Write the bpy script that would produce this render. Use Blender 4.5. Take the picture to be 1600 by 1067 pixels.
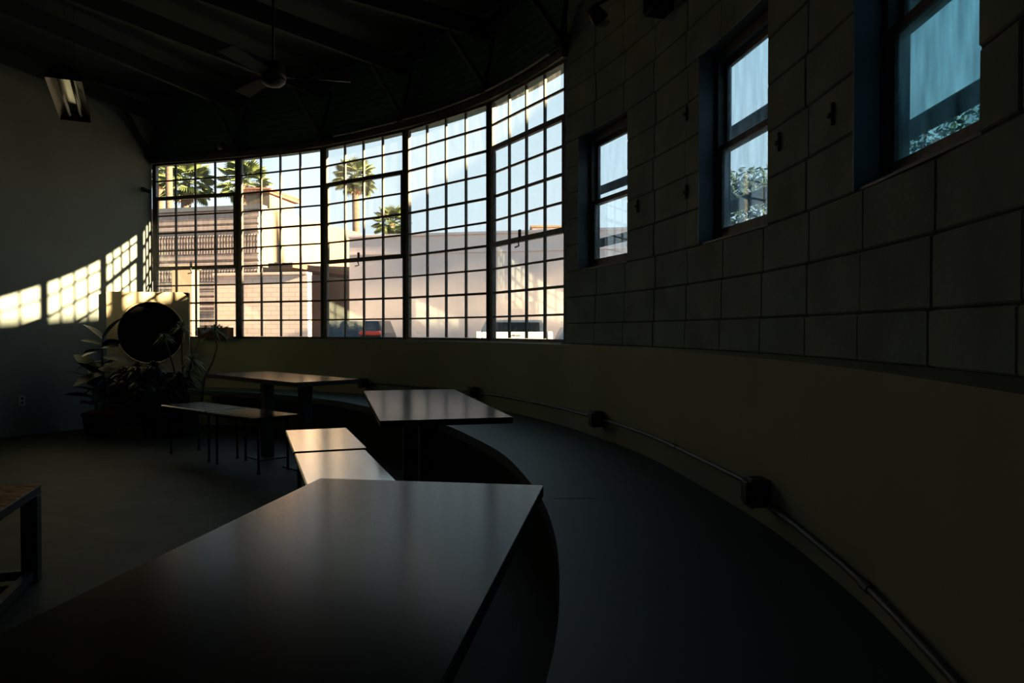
import bpy, math, random
from mathutils import Vector, Matrix, Quaternion
random.seed(7)
D = bpy.data
for o in list(D.objects): D.objects.remove(o)
SC = bpy.context.scene
COL = SC.collection
PI = math.pi
EYE = 1.466
# ------------------------------------------------------------------ camera
cd = D.cameras.new('camera'); cam = D.objects.new('camera', cd); COL.objects.link(cam)
cd.sensor_width = 36; cd.lens = 1150/1600*36; cd.clip_start = .05; cd.clip_end = 500
cam.location = (0, 0, EYE); cam.rotation_euler = (PI/2-0.0139, 0, 0)
SC.camera = cam
# ------------------------------------------------------------------ sky, sun, exposure
SUNV = Vector((.9604, -.2785, .289)).normalized()
w = D.worlds.new('sky'); SC.world = w; w.use_nodes = True
nt = w.node_tree; nt.nodes.clear()
out = nt.nodes.new('ShaderNodeOutputWorld'); bg = nt.nodes.new('ShaderNodeBackground')
tc = nt.nodes.new('ShaderNodeTexCoord'); sx = nt.nodes.new('ShaderNodeSeparateXYZ')
cr = nt.nodes.new('ShaderNodeValToRGB'); nz = nt.nodes.new('ShaderNodeTexNoise')
nt.links.new(tc.outputs['Generated'], sx.inputs[0]); nt.links.new(sx.outputs['Z'], cr.inputs[0])
cr.color_ramp.elements[0].position = 0.0; cr.color_ramp.elements[0].color = (.74, .85, .88, 1)
cr.color_ramp.elements[1].position = .85; cr.color_ramp.elements[1].color = (.10, .24, .38, 1)
e = cr.color_ramp.elements.new(.45); e.color = (.46, .68, .80, 1)
e = cr.color_ramp.elements.new(.25); e.color = (.62, .80, .87, 1)
mx = nt.nodes.new('ShaderNodeMix'); mx.data_type = 'RGBA'
cr2 = nt.nodes.new('ShaderNodeValToRGB'); cr2.color_ramp.elements[0].position = .5; cr2.color_ramp.elements[1].position = .8
cr2.color_ramp.elements[1].color = (.35, .35, .35, 1)
nz.inputs['Scale'].default_value = 2.2; nz.inputs['Detail'].default_value = 3
nt.links.new(tc.outputs['Generated'], nz.inputs['Vector']); nt.links.new(nz.outputs['Fac'], cr2.inputs[0])
nt.links.new(cr2.outputs[0], mx.inputs['Factor']); nt.links.new(cr.outputs[0], mx.inputs['A'])
mx.inputs['B'].default_value = (.86, .9, .9, 1)
nt.links.new(mx.outputs['Result'], bg.inputs['Color']); bg.inputs['Strength'].default_value = 1.55
nt.links.new(bg.outputs[0], out.inputs[0])
sl = D.lights.new('sun', 'SUN'); sl.energy = 68.0; sl.color = (1, .77, .44); sl.angle = math.radians(.6)
sun = D.objects.new('sun', sl); COL.objects.link(sun)
sun.rotation_euler = (-SUNV).to_track_quat('-Z', 'Y').to_euler(); sun.location = SUNV*60
vs = SC.view_settings
vs.view_transform = 'Standard'; vs.look = 'None'; vs.exposure = 0.0; vs.gamma = 1; vs.use_curve_mapping = False
# ------------------------------------------------------------------ helpers
def tag(o, label=None, cat=None, group=None, kind=None):
    if label: o['label'] = label
    if cat: o['category'] = cat
    if group: o['group'] = group
    if kind: o['kind'] = kind
    return o
def empty(name, loc=(0, 0, 0), rz=0, parent=None):
    o = D.objects.new(name, None); COL.objects.link(o); o.location = loc; o.rotation_euler = (0, 0, rz)
    if parent: o.parent = parent
    return o
def mat(name, col, rough=.7, metal=0., var=.25, scale=4., bump=.0, bscale=None, col2=None, spec=.5, stretch=(1, 1, 1), thr=(.35, .65)):
    m = D.materials.new(name); m.use_nodes = True
    n = m.node_tree; b = n.nodes['Principled BSDF']
    t = n.nodes.new('ShaderNodeTexCoord'); mp = n.nodes.new('ShaderNodeMapping'); mp.inputs['Scale'].default_value = stretch
    g = n.nodes.new('ShaderNodeNewGeometry')
    n.links.new(g.outputs['Position'], mp.inputs['Vector'])
    no = n.nodes.new('ShaderNodeTexNoise'); no.inputs['Scale'].default_value = scale; no.inputs['Detail'].default_value = 5
    n.links.new(mp.outputs[0], no.inputs['Vector'])
    r = n.nodes.new('ShaderNodeValToRGB'); r.color_ramp.elements[0].position = thr[0]; r.color_ramp.elements[1].position = thr[1]
    c2 = col2 if col2 else tuple(c*(1-var) for c in col)
    r.color_ramp.elements[0].color = (*c2, 1); r.color_ramp.elements[1].color = (*col, 1)
    n.links.new(no.outputs['Fac'], r.inputs[0]); n.links.new(r.outputs[0], b.inputs['Base Color'])
    b.inputs['Roughness'].default_value = rough; b.inputs['Metallic'].default_value = metal
    b.inputs['Specular IOR Level'].default_value = spec
    if bump:
        bn = n.nodes.new('ShaderNodeTexNoise'); bn.inputs['Scale'].default_value = bscale or scale*6; bn.inputs['Detail'].default_value = 4
        n.links.new(mp.outputs[0], bn.inputs['Vector'])
        bp = n.nodes.new('ShaderNodeBump'); bp.inputs['Strength'].default_value = bump; bp.inputs['Distance'].default_value = .01
        n.links.new(bn.outputs['Fac'], bp.inputs['Height']); n.links.new(bp.outputs[0], b.inputs['Normal'])
    return m
def glass(name, tint=(1, 1, 1), refl=.06, haze=0., hazecol=(.6, .7, .7), streak=0.):
    m = D.materials.new(name); m.use_nodes = True; n = m.node_tree; n.nodes.clear()
    o = n.nodes.new('ShaderNodeOutputMaterial'); t = n.nodes.new('ShaderNodeBsdfTransparent'); t.inputs[0].default_value = (*tint, 1)
    gl = n.nodes.new('ShaderNodeBsdfGlossy'); gl.inputs['Roughness'].default_value = .02
    fr = n.nodes.new('ShaderNodeFresnel'); fr.inputs['IOR'].default_value = 1.45
    ml = n.nodes.new('ShaderNodeMath'); ml.operation = 'MULTIPLY'; ml.inputs[1].default_value = refl/.06
    n.links.new(fr.outputs[0], ml.inputs[0])
    mx = n.nodes.new('ShaderNodeMixShader'); n.links.new(ml.outputs[0], mx.inputs[0])
    n.links.new(t.outputs[0], mx.inputs[1]); n.links.new(gl.outputs[0], mx.inputs[2]); last = mx
    if haze:
        df = n.nodes.new('ShaderNodeBsdfTranslucent'); df.inputs[0].default_value = (*hazecol, 1)
        m2 = n.nodes.new('ShaderNodeMixShader')
        g = n.nodes.new('ShaderNodeNewGeometry'); mp = n.nodes.new('ShaderNodeMapping'); mp.inputs['Scale'].default_value = (6, 6, 1.0)
        no = n.nodes.new('ShaderNodeTexNoise'); no.inputs['Scale'].default_value = 2.5; no.inputs['Detail'].default_value = 6
        n.links.new(g.outputs['Position'], mp.inputs[0]); n.links.new(mp.outputs[0], no.inputs['Vector'])
        mr = n.nodes.new('ShaderNodeMapRange'); mr.inputs[1].default_value = .3; mr.inputs[2].default_value = .7
        mr.inputs[3].default_value = haze*(1-streak); mr.inputs[4].default_value = min(1, haze*(1+streak))
        n.links.new(no.outputs['Fac'], mr.inputs[0]); n.links.new(mr.outputs[0], m2.inputs[0])
        n.links.new(mx.outputs[0], m2.inputs[1]); n.links.new(df.outputs[0], m2.inputs[2]); last = m2
    n.links.new(last.outputs[0], o.inputs[0])
    return m
M = dict(
    plaster=mat("painted_plaster", (.235, .27, .25), .75, var=.12, scale=1.2, bump=.15, bscale=14, spec=.2),
    lowwall=mat('lower_wall_plaster', (.48, .50, .33), .8, var=.15, scale=1.1, bump=.12, bscale=12, spec=.15),
    block=mat('painted_block', (.30, .365, .31), .8, var=.3, scale=2.6, bump=.35, bscale=30, spec=.2),
    mortar=mat('mortar', (.10, .10, .09), .9, bump=.3, spec=.1),
    dark=mat('black_ceiling_paint', (.014, .026, .024), .8, spec=.2),
    board=mat('dark_painted_board', (.08, .16, .15), .75, var=.3, scale=5, stretch=(1, 1, 6), bump=.2, spec=.2),
    iron=mat('window_steel', (.10, .095, .085), .6, var=.5, scale=20, bump=.15, spec=.4),
    sill=mat('pale_window_sill', (.34, .34, .30), .6, var=.2, scale=5, spec=.3),
    bench=mat('bench_paint', (.045, .09, .08), .55, var=.15, scale=1.5, spec=.35),
    benchface=mat('bench_face', (.02, .02, .02), .7, spec=.1),
    top=mat('table_laminate', (.003, .008, .011), .19, var=.3, scale=3, bump=.012, bscale=14, spec=.04, stretch=(1, 3, 1)),
    topedge=mat('table_edge_black', (.012, .012, .012), .6, spec=.3),
    steel=mat('black_steel_post', (.014, .014, .014), .6, spec=.3),
    wood=mat('stool_wood', (.07, .038, .02), .2, var=.45, scale=2.5, stretch=(2, 9, 2), bump=.03, spec=.8),
    wood2=mat('bounce_tinted_worn_wood', (.60, .24, .07), .75, var=.7, scale=5, stretch=(2, 5, 2), bump=.1, spec=.08),  # orange is warm bounce light put into the wood colour
    chrome=mat('tube_metal', (.25, .24, .22), .35, .9, var=.2),
    conduit=mat('galvanised_conduit', (.09, .10, .10), .55, .3, var=.15),
    box=mat('grey_outlet_box', (.045, .045, .045), .6, var=.2, spec=.3),
    white=mat('white_plastic', (.5, .5, .47), .5, var=.05),
    panel=mat('cream_panel', (.66, .56, .37), .7, var=.15, scale=3, bump=.1, spec=.2),
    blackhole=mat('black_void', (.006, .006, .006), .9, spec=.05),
    planter=mat('dark_planter', (.02, .018, .015), .8, spec=.1),
    terra=mat('terracotta', (.17, .06, .03), .8, var=.3, spec=.2),
    soil=mat('soil', (.02, .014, .01), .95, spec=.05),
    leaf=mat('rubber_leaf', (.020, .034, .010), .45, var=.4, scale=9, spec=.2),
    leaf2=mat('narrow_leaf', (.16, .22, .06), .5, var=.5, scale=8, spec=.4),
    stem=mat('plant_stem', (.05, .035, .02), .8),
    palmleaf=mat('palm_frond', (.14, .18, .06), .6, var=.55, scale=3, spec=.2),
    palmdead=mat('dry_frond', (.40, .24, .12), .8, var=.4, scale=3, spec=.1),
    trunk=mat('palm_trunk', (.14, .10, .075), .9, var=.35, scale=3, stretch=(1, 1, 6), bump=.4, spec=.1),
    treeleaf=mat('tree_leaf', (.025, .045, .03), .7, var=.5, scale=5, spec=.1),
    bush=mat('hedge_leaf', (.09, .13, .02), .6, var=.6, scale=5, spec=.2),
    stuccoc=mat('cream_stucco', (.195, .148, .108), .9, var=.1, scale=1.2, bump=.2, spec=.1),
    stuccop=mat('pink_stucco', (.90, .76, .73), .9, var=.10, scale=.8, bump=.2, spec=.1),
    siding=mat('brown_siding', (.42, .32, .28), .85, var=.3, scale=2.5, stretch=(5, 5, 1), bump=.2, spec=.1),
    fascia=mat('grey_fascia', (.16, .16, .17), .7, var=.2),
    eave=mat('brown_eave', (.12, .07, .045), .8, var=.2),
    tile=mat('red_roof_tile', (.32, .11, .06), .8, var=.3, scale=8),
    brick=mat('pink_brick', (.60, .44, .40), .9, var=.2, scale=6, spec=.1),
    asphalt=mat('asphalt', (.20, .19, .18), .9, bump=.3, spec=.1),
    suv=mat('dark_blue_car_paint', (.012, .03, .05), .3, .2),
    carwin=mat('car_window', (.02, .025, .03), .08, spec=.7),
    carwhite=mat('white_car_paint', (.72, .66, .63), .35),
    carsilver=mat('silver_car_paint', (.42, .44, .48), .3, .3),
    red=mat('red_tail_lamp', (.75, .06, .03), .3, var=.3, scale=30),
    rubber=mat('tyre', (.02, .02, .02), .8),
    plate=mat('pale_plate', (.6, .62, .65), .5),
    rail=mat('outer_bar_dark_blue', (.012, .02, .028), .8, spec=.2),
    reflector=mat('fixture_reflector', (.75, .70, .60), .30, .55, var=.05),
    tube=mat('fluorescent_tube_off', (.55, .55, .52), .35),
    neigh=mat('neighbour_wall_and_mask', (.45, .40, .35), .9),
)
M['glass'] = glass('window_glass', (.99, .995, 1), .02, .012, (.8, .8, .82), .9)
M['glassblue'] = glass('frosted_blue_glass', (.84, .93, .98), .02, .12, (.40, .58, .70), .8)
M['glassdeep'] = glass('dirty_blue_glass', (.46, .68, .74), .02, .25, (.22, .36, .40), .9)
M['glassclear'] = glass('small_window_glass', (.93, .97, 1), .02, .05, (.5, .65, .75), .9)

# floor concrete
def concrete():
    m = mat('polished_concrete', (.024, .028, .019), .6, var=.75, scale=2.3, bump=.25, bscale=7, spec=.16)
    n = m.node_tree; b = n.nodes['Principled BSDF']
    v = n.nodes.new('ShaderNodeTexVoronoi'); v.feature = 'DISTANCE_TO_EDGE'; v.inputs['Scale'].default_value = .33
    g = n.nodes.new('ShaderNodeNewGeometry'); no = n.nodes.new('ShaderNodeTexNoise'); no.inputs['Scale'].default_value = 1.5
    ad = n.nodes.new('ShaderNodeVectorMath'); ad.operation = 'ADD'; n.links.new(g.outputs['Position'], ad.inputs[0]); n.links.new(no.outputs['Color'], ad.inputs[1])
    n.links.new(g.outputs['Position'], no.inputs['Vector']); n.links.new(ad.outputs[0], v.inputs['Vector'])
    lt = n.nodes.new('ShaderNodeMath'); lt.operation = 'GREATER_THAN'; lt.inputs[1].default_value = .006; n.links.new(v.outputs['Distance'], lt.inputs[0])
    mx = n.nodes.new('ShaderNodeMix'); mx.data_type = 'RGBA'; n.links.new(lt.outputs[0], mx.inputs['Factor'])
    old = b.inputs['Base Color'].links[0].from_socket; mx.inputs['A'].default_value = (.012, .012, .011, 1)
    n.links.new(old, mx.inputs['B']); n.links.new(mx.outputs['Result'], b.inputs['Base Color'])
    return m
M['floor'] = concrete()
M['top'].node_tree.nodes['Principled BSDF'].inputs['Specular Tint'].default_value = (.45, .85, 1, 1)
for k_, cw in (('wood', 1.),):
    b_ = M[k_].node_tree.nodes['Principled BSDF']; b_.inputs['Coat Weight'].default_value = cw; b_.inputs['Coat Roughness'].default_value = .22; b_.inputs['Coat IOR'].default_value = 1.7
def siding_bands():     # fine horizontal lap lines on a far wall
    m = M['siding']; n = m.node_tree; b = n.nodes['Principled BSDF']
    wv = n.nodes.new('ShaderNodeTexWave'); wv.bands_direction = 'Z'; wv.inputs['Scale'].default_value = 1.6; wv.inputs['Distortion'].default_value = .2
    g = n.nodes.new('ShaderNodeNewGeometry'); n.links.new(g.outputs['Position'], wv.inputs['Vector'])
    bp = n.nodes.new('ShaderNodeBump'); bp.inputs['Strength'].default_value = .8; bp.inputs['Distance'].default_value = .05
    n.links.new(wv.outputs['Fac'], bp.inputs['Height']); n.links.new(bp.outputs[0], b.inputs['Normal'])
siding_bands()
def brick_tex():
    m = M['brick']; n = m.node_tree; b = n.nodes['Principled BSDF']
    bt = n.nodes.new('ShaderNodeTexBrick'); bt.inputs['Scale'].default_value = 1; bt.inputs['Brick Width'].default_value = .4; bt.inputs['Row Height'].default_value = .14
    bt.inputs['Mortar Size'].default_value = .012
    bt.inputs['Color1'].default_value = (.60, .47, .42, 1); bt.inputs['Color2'].default_value = (.54, .43, .39, 1); bt.inputs['Mortar'].default_value = (.42, .34, .32, 1)
    g = n.nodes.new('ShaderNodeNewGeometry'); s = n.nodes.new('ShaderNodeSeparateXYZ'); c = n.nodes.new('ShaderNodeCombineXYZ')
    n.links.new(g.outputs['Position'], s.inputs[0]); n.links.new(s.outputs['X'], c.inputs['X']); n.links.new(s.outputs['Z'], c.inputs['Y'])
    n.links.new(c.outputs[0], bt.inputs['Vector']); n.links.new(bt.outputs['Color'], b.inputs['Base Color'])
brick_tex()

class MB:
    def __init__(s): s.v = []; s.f = []
    def add(s, vs, fs):
        k = len(s.v); s.v += [tuple(v) for v in vs]; s.f += [tuple(i+k for i in f) for f in fs]; return s
    def box(s, c, d, rz=0, R=None, bev=0):
        hx, hy, hz = d[0]/2, d[1]/2, d[2]/2
        if bev:
            b = min(bev, hx*.9, hy*.9, hz*.9); vs = []
            for x, y, z in [(a, bb, cc) for a in (-1, 1) for bb in (-1, 1) for cc in (-1, 1)]:
                vs += [(x*hx, y*(hy-b), z*(hz-b)), (x*(hx-b), y*hy, z*(hz-b)), (x*(hx-b), y*(hy-b), z*hz)]
            I = lambda x, y, z, a: (((x > 0)*4+(y > 0)*2+(z > 0))*3+a)
            fs = []
            for q in (-1, 1):
                fs.append([I(q, -1, -1, 0), I(q, 1, -1, 0), I(q, 1, 1, 0), I(q, -1, 1, 0)][::q])
                fs.append([I(-1, q, -1, 1), I(-1, q, 1, 1), I(1, q, 1, 1), I(1, q, -1, 1)][::q])
                fs.append([I(-1, -1, q, 2), I(1, -1, q, 2), I(1, 1, q, 2), I(-1, 1, q, 2)][::q])
            for a in (-1, 1):
                for b2 in (-1, 1):
                    fs.append([I(a, b2, -1, 0), I(a, b2, 1, 0), I(a, b2, 1, 1), I(a, b2, -1, 1)][::-a*b2])
                    fs.append([I(-1, a, b2, 1), I(1, a, b2, 1), I(1, a, b2, 2), I(-1, a, b2, 2)][::-a*b2])
                    fs.append([I(a, -1, b2, 2), I(a, 1, b2, 2), I(a, 1, b2, 0), I(a, -1, b2, 0)][::-a*b2])
                    for q in (-1, 1):
                        fs.append([I(a, b2, q, 0), I(a, b2, q, 1), I(a, b2, q, 2)][::a*b2*q])
        else:
            vs = [(x, y, z) for x in (-hx, hx) for y in (-hy, hy) for z in (-hz, hz)]
            fs = [(0, 1, 3, 2), (4, 6, 7, 5), (0, 4, 5, 1), (2, 3, 7, 6), (0, 2, 6, 4), (1, 5, 7, 3)]
        if R is None: R = Matrix.Rotation(rz, 3, 'Z')
        c = Vector(c); return s.add([c+R@Vector(v) for v in vs], fs)
    def bar(s, a, b, wd, ht, up=(0, 0, 1), bev=0):
        a = Vector(a); b = Vector(b); x = (b-a); L = x.length; x.normalize(); u = Vector(up)
        if abs(x.dot(u)) > .99: u = Vector((0, 1, 0))
        y = u.cross(x).normalized(); z = x.cross(y)
        R = Matrix((x, y, z)).transposed(); return s.box((a+b)/2, (L, wd, ht), R=R, bev=bev)
    def tube(s, pts, r, n=8, cap=True):
        pts = [Vector(p) for p in pts]; rr = r if isinstance(r, (list, tuple)) else [r]*len(pts)
        t0 = (pts[1]-pts[0]).normalized(); u = t0.orthogonal().normalized(); vs = []; fs = []
        for i, p in enumerate(pts):
            t = (pts[min(i+1, len(pts)-1)]-pts[max(i-1, 0)]).normalized()
            u = (u-t*u.dot(t)).normalized(); vv = t.cross(u)
            for k in range(n): a = 2*PI*k/n; vs.append(p+(u*math.cos(a)+vv*math.sin(a))*rr[i])
        for i in range(len(pts)-1):
            for k in range(n): fs.append((i*n+k, i*n+(k+1) % n, (i+1)*n+(k+1) % n, (i+1)*n+k))
        if cap: fs += [tuple(range(n))[::-1], tuple(range((len(pts)-1)*n, len(pts)*n))]
        return s.add(vs, fs)
    def lathe(s, prof, c=(0, 0, 0), n=24):
        vs = []; fs = []; c = Vector(c)
        for r, z in prof:
            for k in range(n): a = 2*PI*k/n; vs.append(c+Vector((r*math.cos(a), r*math.sin(a), z)))
        for i in range(len(prof)-1):
            for k in range(n): fs.append((i*n+k, i*n+(k+1) % n, (i+1)*n+(k+1) % n, (i+1)*n+k))
        fs += [tuple(range(n))[::-1], tuple(range((len(prof)-1)*n, len(prof)*n))]
        return s.add(vs, fs)
    def prism(s, poly, z0, z1):       # poly ccw in xy
        n = len(poly); vs = [(x, y, z0) for x, y in poly]+[(x, y, z1) for x, y in poly]
        return s.add(vs, [tuple(range(n))[::-1], tuple(range(n, 2*n))]+[(i, (i+1) % n, n+(i+1) % n, n+i) for i in range(n)])
    def mesh(s, name, m, smooth=False):
        me = D.meshes.new(name); me.from_pydata(s.v, [], s.f); me.materials.append(m)
        if smooth: me.polygons.foreach_set('use_smooth', [True]*len(me.polygons))
        me.update(); return me
    def build(s, name, m, parent=None, smooth=False):
        o = D.objects.new(name, s.mesh(name, m, smooth)); COL.objects.link(o)
        if parent: o.parent = parent
        return o
def copy_tree(o, parent=None):
    c = o.copy(); COL.objects.link(c)
    if parent: c.parent = parent
    for ch in list(o.children): copy_tree(ch, c)
    return c
def inst(name, me, parent, loc, R=None, scale=None):
    o = D.objects.new(name, me); COL.objects.link(o); o.parent = parent
    m = Matrix.Translation(loc)
    if R is not None: m = m @ R.to_4x4()
    if scale: m = m @ Matrix.Diagonal((*scale, 1))
    o.matrix_local = m; return o

class Curve2:
    """plan curve through points, walked by arc length"""
    def __init__(s, P, sub=12):
        P = [Vector(p) for p in P]; q = [P[0]*2-P[1]]+P+[P[-1]*2-P[-2]]; s.p = []
        for i in range(1, len(q)-2):
            a, b, c, d = q[i-1:i+3]
            for k in range(sub):
                t = k/sub
                s.p.append(.5*((2*b)+(c-a)*t+(2*a-5*b+4*c-d)*t*t+(3*b-a-3*c+d)*t**3))
        s.p.append(P[-1]); s.s = [0]
        for a, b in zip(s.p, s.p[1:]): s.s.append(s.s[-1]+(b-a).length)
        s.L = s.s[-1]
    def at(s, t):
        t = max(0, min(s.L, t)); lo, hi = 0, len(s.s)-1
        while hi-lo > 1:
            m = (lo+hi)//2
            if s.s[m] <= t: lo = m
            else: hi = m
        k = (t-s.s[lo])/max(1e-9, s.s[hi]-s.s[lo]); return s.p[lo].lerp(s.p[hi], k)
    def tan(s, t): return (s.at(t+.05)-s.at(t-.05)).normalized()
    def nrm(s, t):                       # outward = left of travel (walking from far corner to the camera's right)
        d = s.tan(t); return Vector((-d.y, d.x))
    def find(s, pt):                     # arc length closest to a plan point
        pt = Vector(pt); best = min(range(len(s.p)), key=lambda i: (s.p[i]-pt).length); b = s.s[best]
        c = [b+k*.01-.2 for k in range(41)]; return min(c, key=lambda t: (s.at(t)-pt).length)
    def pts(s, t0, t1, step=.2):
        n = max(1, round((t1-t0)/step)); return [t0+(t1-t0)*i/n for i in range(n+1)]

WP = [(-5.88, 11.96), (-5.10, 11.75), (-4.30, 11.49), (-3.57, 11.22), (-2.80, 10.84), (-2.15, 10.42), (-1.45, 9.88), (-.86, 9.37), (-.30, 8.73), (.16, 8.03), (.539, 7.296),
      (.854, 6.546), (1.087, 5.817), (1.248, 5.127), (1.352, 4.508), (1.414, 3.966), (1.438, 3.483), (1.438, 3.062), (1.42, 2.5), (1.351, 1.943), (1.25, 1.4), (1.08, .7), (.82, -.1), (.45, -1.0), (-.05, -2.0), (-.8, -3.1)]
W = Curve2(WP)
LP = [(-6.0, 11.90), (-5.07, 11.65), (-4.31, 11.40), (-3.57, 11.12), (-2.85, 10.77), (-2.15, 10.32), (-1.50, 9.80), (-.9, 9.22), (-.38, 8.57), (.03, 7.88), (.32, 7.25), (.53, 6.72), (.69, 6.18), (.86, 5.58), (1.0, 4.87), (1.09, 4.06),
      (1.14, 3.53), (1.16, 3.1), (1.15, 2.69), (1.13, 2.31), (1.07, 1.84), (.98, 1.3), (.82, .65), (.58, -.1), (.22, -1.0), (-.28, -2.0), (-.9, -3.0)]
Lc = Curve2(LP)
V2 = lambda p, z: Vector((p[0], p[1], z))
LEDGE = EYE-.125; WTOP = EYE+2.70; CEIL = 5.25; HEAD0 = WTOP
CORN = Vector((-5.85, 11.95)); LD = Vector((-.544, -.839)).normalized()
LEND = CORN+LD*17.2

# ------------------------------------------------------------------ setting: floor, ceiling, walls
mb = MB(); poly = [(-16, -4), (1, -4), (2.2, 2), (2.2, 5.2), (1.2, 7.2), (-.2, 9.4), (-1.8, 10.9), (-4.2, 12.2), (-6.2, 12.6), (-7.4, 11.2), (-15.6, -1.6)]
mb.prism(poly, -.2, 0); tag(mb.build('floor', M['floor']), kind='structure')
mb = MB(); poly2 = [(-16, -4), (1, -4), (1.75, 2), (1.75, 4), (1.6, 5.2), (.75, 7.5), (-.2, 9.1), (-1.3, 10.35), (-2.7, 11.25), (-4.2, 11.85), (-6.0, 12.4), (-7.4, 11.2), (-15.6, -1.6)]
mb.prism(poly2, CEIL, CEIL+.2); ceil = tag(mb.build('ceiling', M['dark']), kind='structure')
mb = MB(); n = Vector((-.839, .544))
a, b = CORN-LD*.02, LEND; poly = [tuple(a), tuple(a+n*.25), tuple(b+n*.25), tuple(b)]
mb.prism(poly, 0, CEIL); wl = tag(mb.build('wall_left', M['plaster']), kind='structure')
mb = MB(); a, b = CORN-LD*.0, LEND; k = Vector((.839, -.544))*.014
mb.prism([tuple(a), tuple(b), tuple(b+k), tuple(a+k)], 0, .11); tag(mb.build('baseboard_left', M['plaster']), kind='structure')
mb = MB(); mb.box((-7.8, -3.25, CEIL/2), (17, .3, CEIL)); tag(mb.build('wall_back', M['dark']), kind='structure')

def strip(mbx, cur_in, cur_out, ts_in, ts_out, z0, z1):
    """solid curved wall between two plan curves"""
    A = [cur_in(t) for t in ts_in]; B = [cur_out(t) for t in ts_out]; n = len(A)
    vs = [V2(p, z0) for p in A]+[V2(p, z1) for p in A]+[V2(p, z0) for p in B]+[V2(p, z1) for p in B]
    fs = []
    for i in range(n-1):
        fs += [(i, i+1, n+i+1, n+i), (2*n+i+1, 2*n+i, 3*n+i, 3*n+i+1), (n+i, n+i+1, 3*n+i+1, 3*n+i), (i+1, i, 2*n+i, 2*n+i+1)]
    fs += [(0, n, 3*n, 2*n), (n-1, 3*n-1, 4*n-1, 2*n-1)]
    return mbx.add(vs, fs)
TH = .2
wo = lambda d: (lambda t: W.at(t)+W.nrm(t)*d)
N = 110
tsL = [Lc.L*i/N for i in range(N+1)]; tsW = [W.L*i/N for i in range(N+1)]
mb = MB(); strip(mb, Lc.at, wo(TH), tsL, tsW, 0, LEDGE)
tag(mb.build('wall_lower', M['lowwall']), kind='structure')
# window sill strip lying on the ledge below the big window
S0 = W.find((-5.83, 11.94)); S5 = W.find((.539, 7.296))
mb = MB(); ts = W.pts(S0, S5+.02, .2); strip(mb, wo(-.075), wo(TH+.05), ts, ts, LEDGE-.02, LEDGE+.012)
tag(mb.build('trim_1', M['sill']), kind='structure')
# header above the big window
mb = MB(); ts = W.pts(0, S5+.0, .2); strip(mb, wo(.02), wo(TH), ts, ts, HEAD0, CEIL)
head = tag(mb.build('wall_header', M['board']), kind='structure')
nb = 10; bh = (CEIL-HEAD0-.16)/nb
segs = [S0]+[W.find(p) for p in ((-4.264, 11.477), (-2.772, 10.827), (-1.43, 9.866), (-.272, 8.693))]+[S5]
for i in range(5):
    for r in range(nb):
        mb = MB(); ts = W.pts(segs[i]+.006, segs[i+1]-.006, .3); z = HEAD0+.14+r*bh
        dd = -.004-.006*random.random(); strip(mb, wo(dd), wo(.025), ts, ts, z+.006, z+bh-.004)
        mb.build('board', M['board'], head)
mb = MB(); ts = W.pts(S0, S5, .2); strip(mb, wo(-.05), wo(.05), ts, ts, HEAD0+.0, HEAD0+.075)
tag(mb.build('trim_2', M['iron']), kind='structure')

# block wall on the right with three window openings
OPEN = []
for a, b in (((.642, 7.068), (.968, 6.22)), ((1.272, 5.00), (1.404, 4.08)), ((1.438, 3.09), (1.394, 2.2))):
    OPEN.append((W.find(a), W.find(b)))
OZ0, OZ1 = EYE+.585, EYE+1.86
rows = [LEDGE+.0, EYE+.075, EYE+.330]
while rows[-1]+.255 < CEIL: rows.append(rows[-1]+.2545)
rows.append(CEIL)
SEND = W.find((1.25, 1.4))
mb = MB()
arcs = sorted(set([S5, W.L]+[v for o in OPEN for v in o]))
fine = []
for a, b in zip(arcs, arcs[1:]): fine += W.pts(a, b, .2)[:-1]
fine.append(arcs[-1]); zs = [LEDGE, OZ0, OZ1, CEIL]
def solid(t0, t1, j):
    m = (t0+t1)/2
    return not (j == 1 and any(a < m < b for a, b in OPEN))
nf = len(fine)
vin = [V2(W.at(t)+W.nrm(t)*.008, z) for z in zs for t in fine]; vout = [V2(W.at(t)+W.nrm(t)*TH, z) for z in zs for t in fine]
fs = []; off = len(vin)
for j in range(3):
    for i in range(nf-1):
        if not solid(fine[i], fine[i+1], j): continue
        a, b, c, d = j*nf+i, j*nf+i+1, (j+1)*nf+i+1, (j+1)*nf+i
        fs += [(a, b, c, d), (off+b, off+a, off+d, off+c)]
        if i == 0 or not solid(fine[i-1], fine[i], j): fs.append((a, d, off+d, off+a))
        if i == nf-2 or not solid(fine[i+1], fine[i+2], j): fs.append((b, off+b, off+c, c))
        if j == 0 or not solid(fine[i], fine[i+1], j-1): fs.append((a, off+a, off+b, b))
        if j == 2 or not solid(fine[i], fine[i+1], j+1): fs.append((d, c, off+c, off+d))
mb.add(vin+vout, fs)
wr = tag(mb.build('wall_right', M['mortar']), kind='structure')
J0 = W.find((.955, 6.27))            # a joint seen below the first small window
BL = .5455
cache = {}
def block(t0, t1, z0, z1):
    L = round(t1-t0, 2); h = round(z1-z0, 3); key = (L, h)
    if key not in cache:
        cache[key] = MB().box((0, 0, 0), (L-.008, .06, h-.008), bev=.006).mesh('block', M['block'])
    m = (t0+t1)/2; p = W.at(m); d = W.tan(m); nn = W.nrm(m)
    dep = .03-.004+.002*random.random()*1.5
    q = p+nn*dep
    R = Matrix((Vector((d.x, d.y, 0)), Vector((nn.x, nn.y, 0)), Vector((0, 0, 1)))).transposed()
    inst('block', cache[key], wr, (q.x, q.y, (z0+z1)/2), R)
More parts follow.
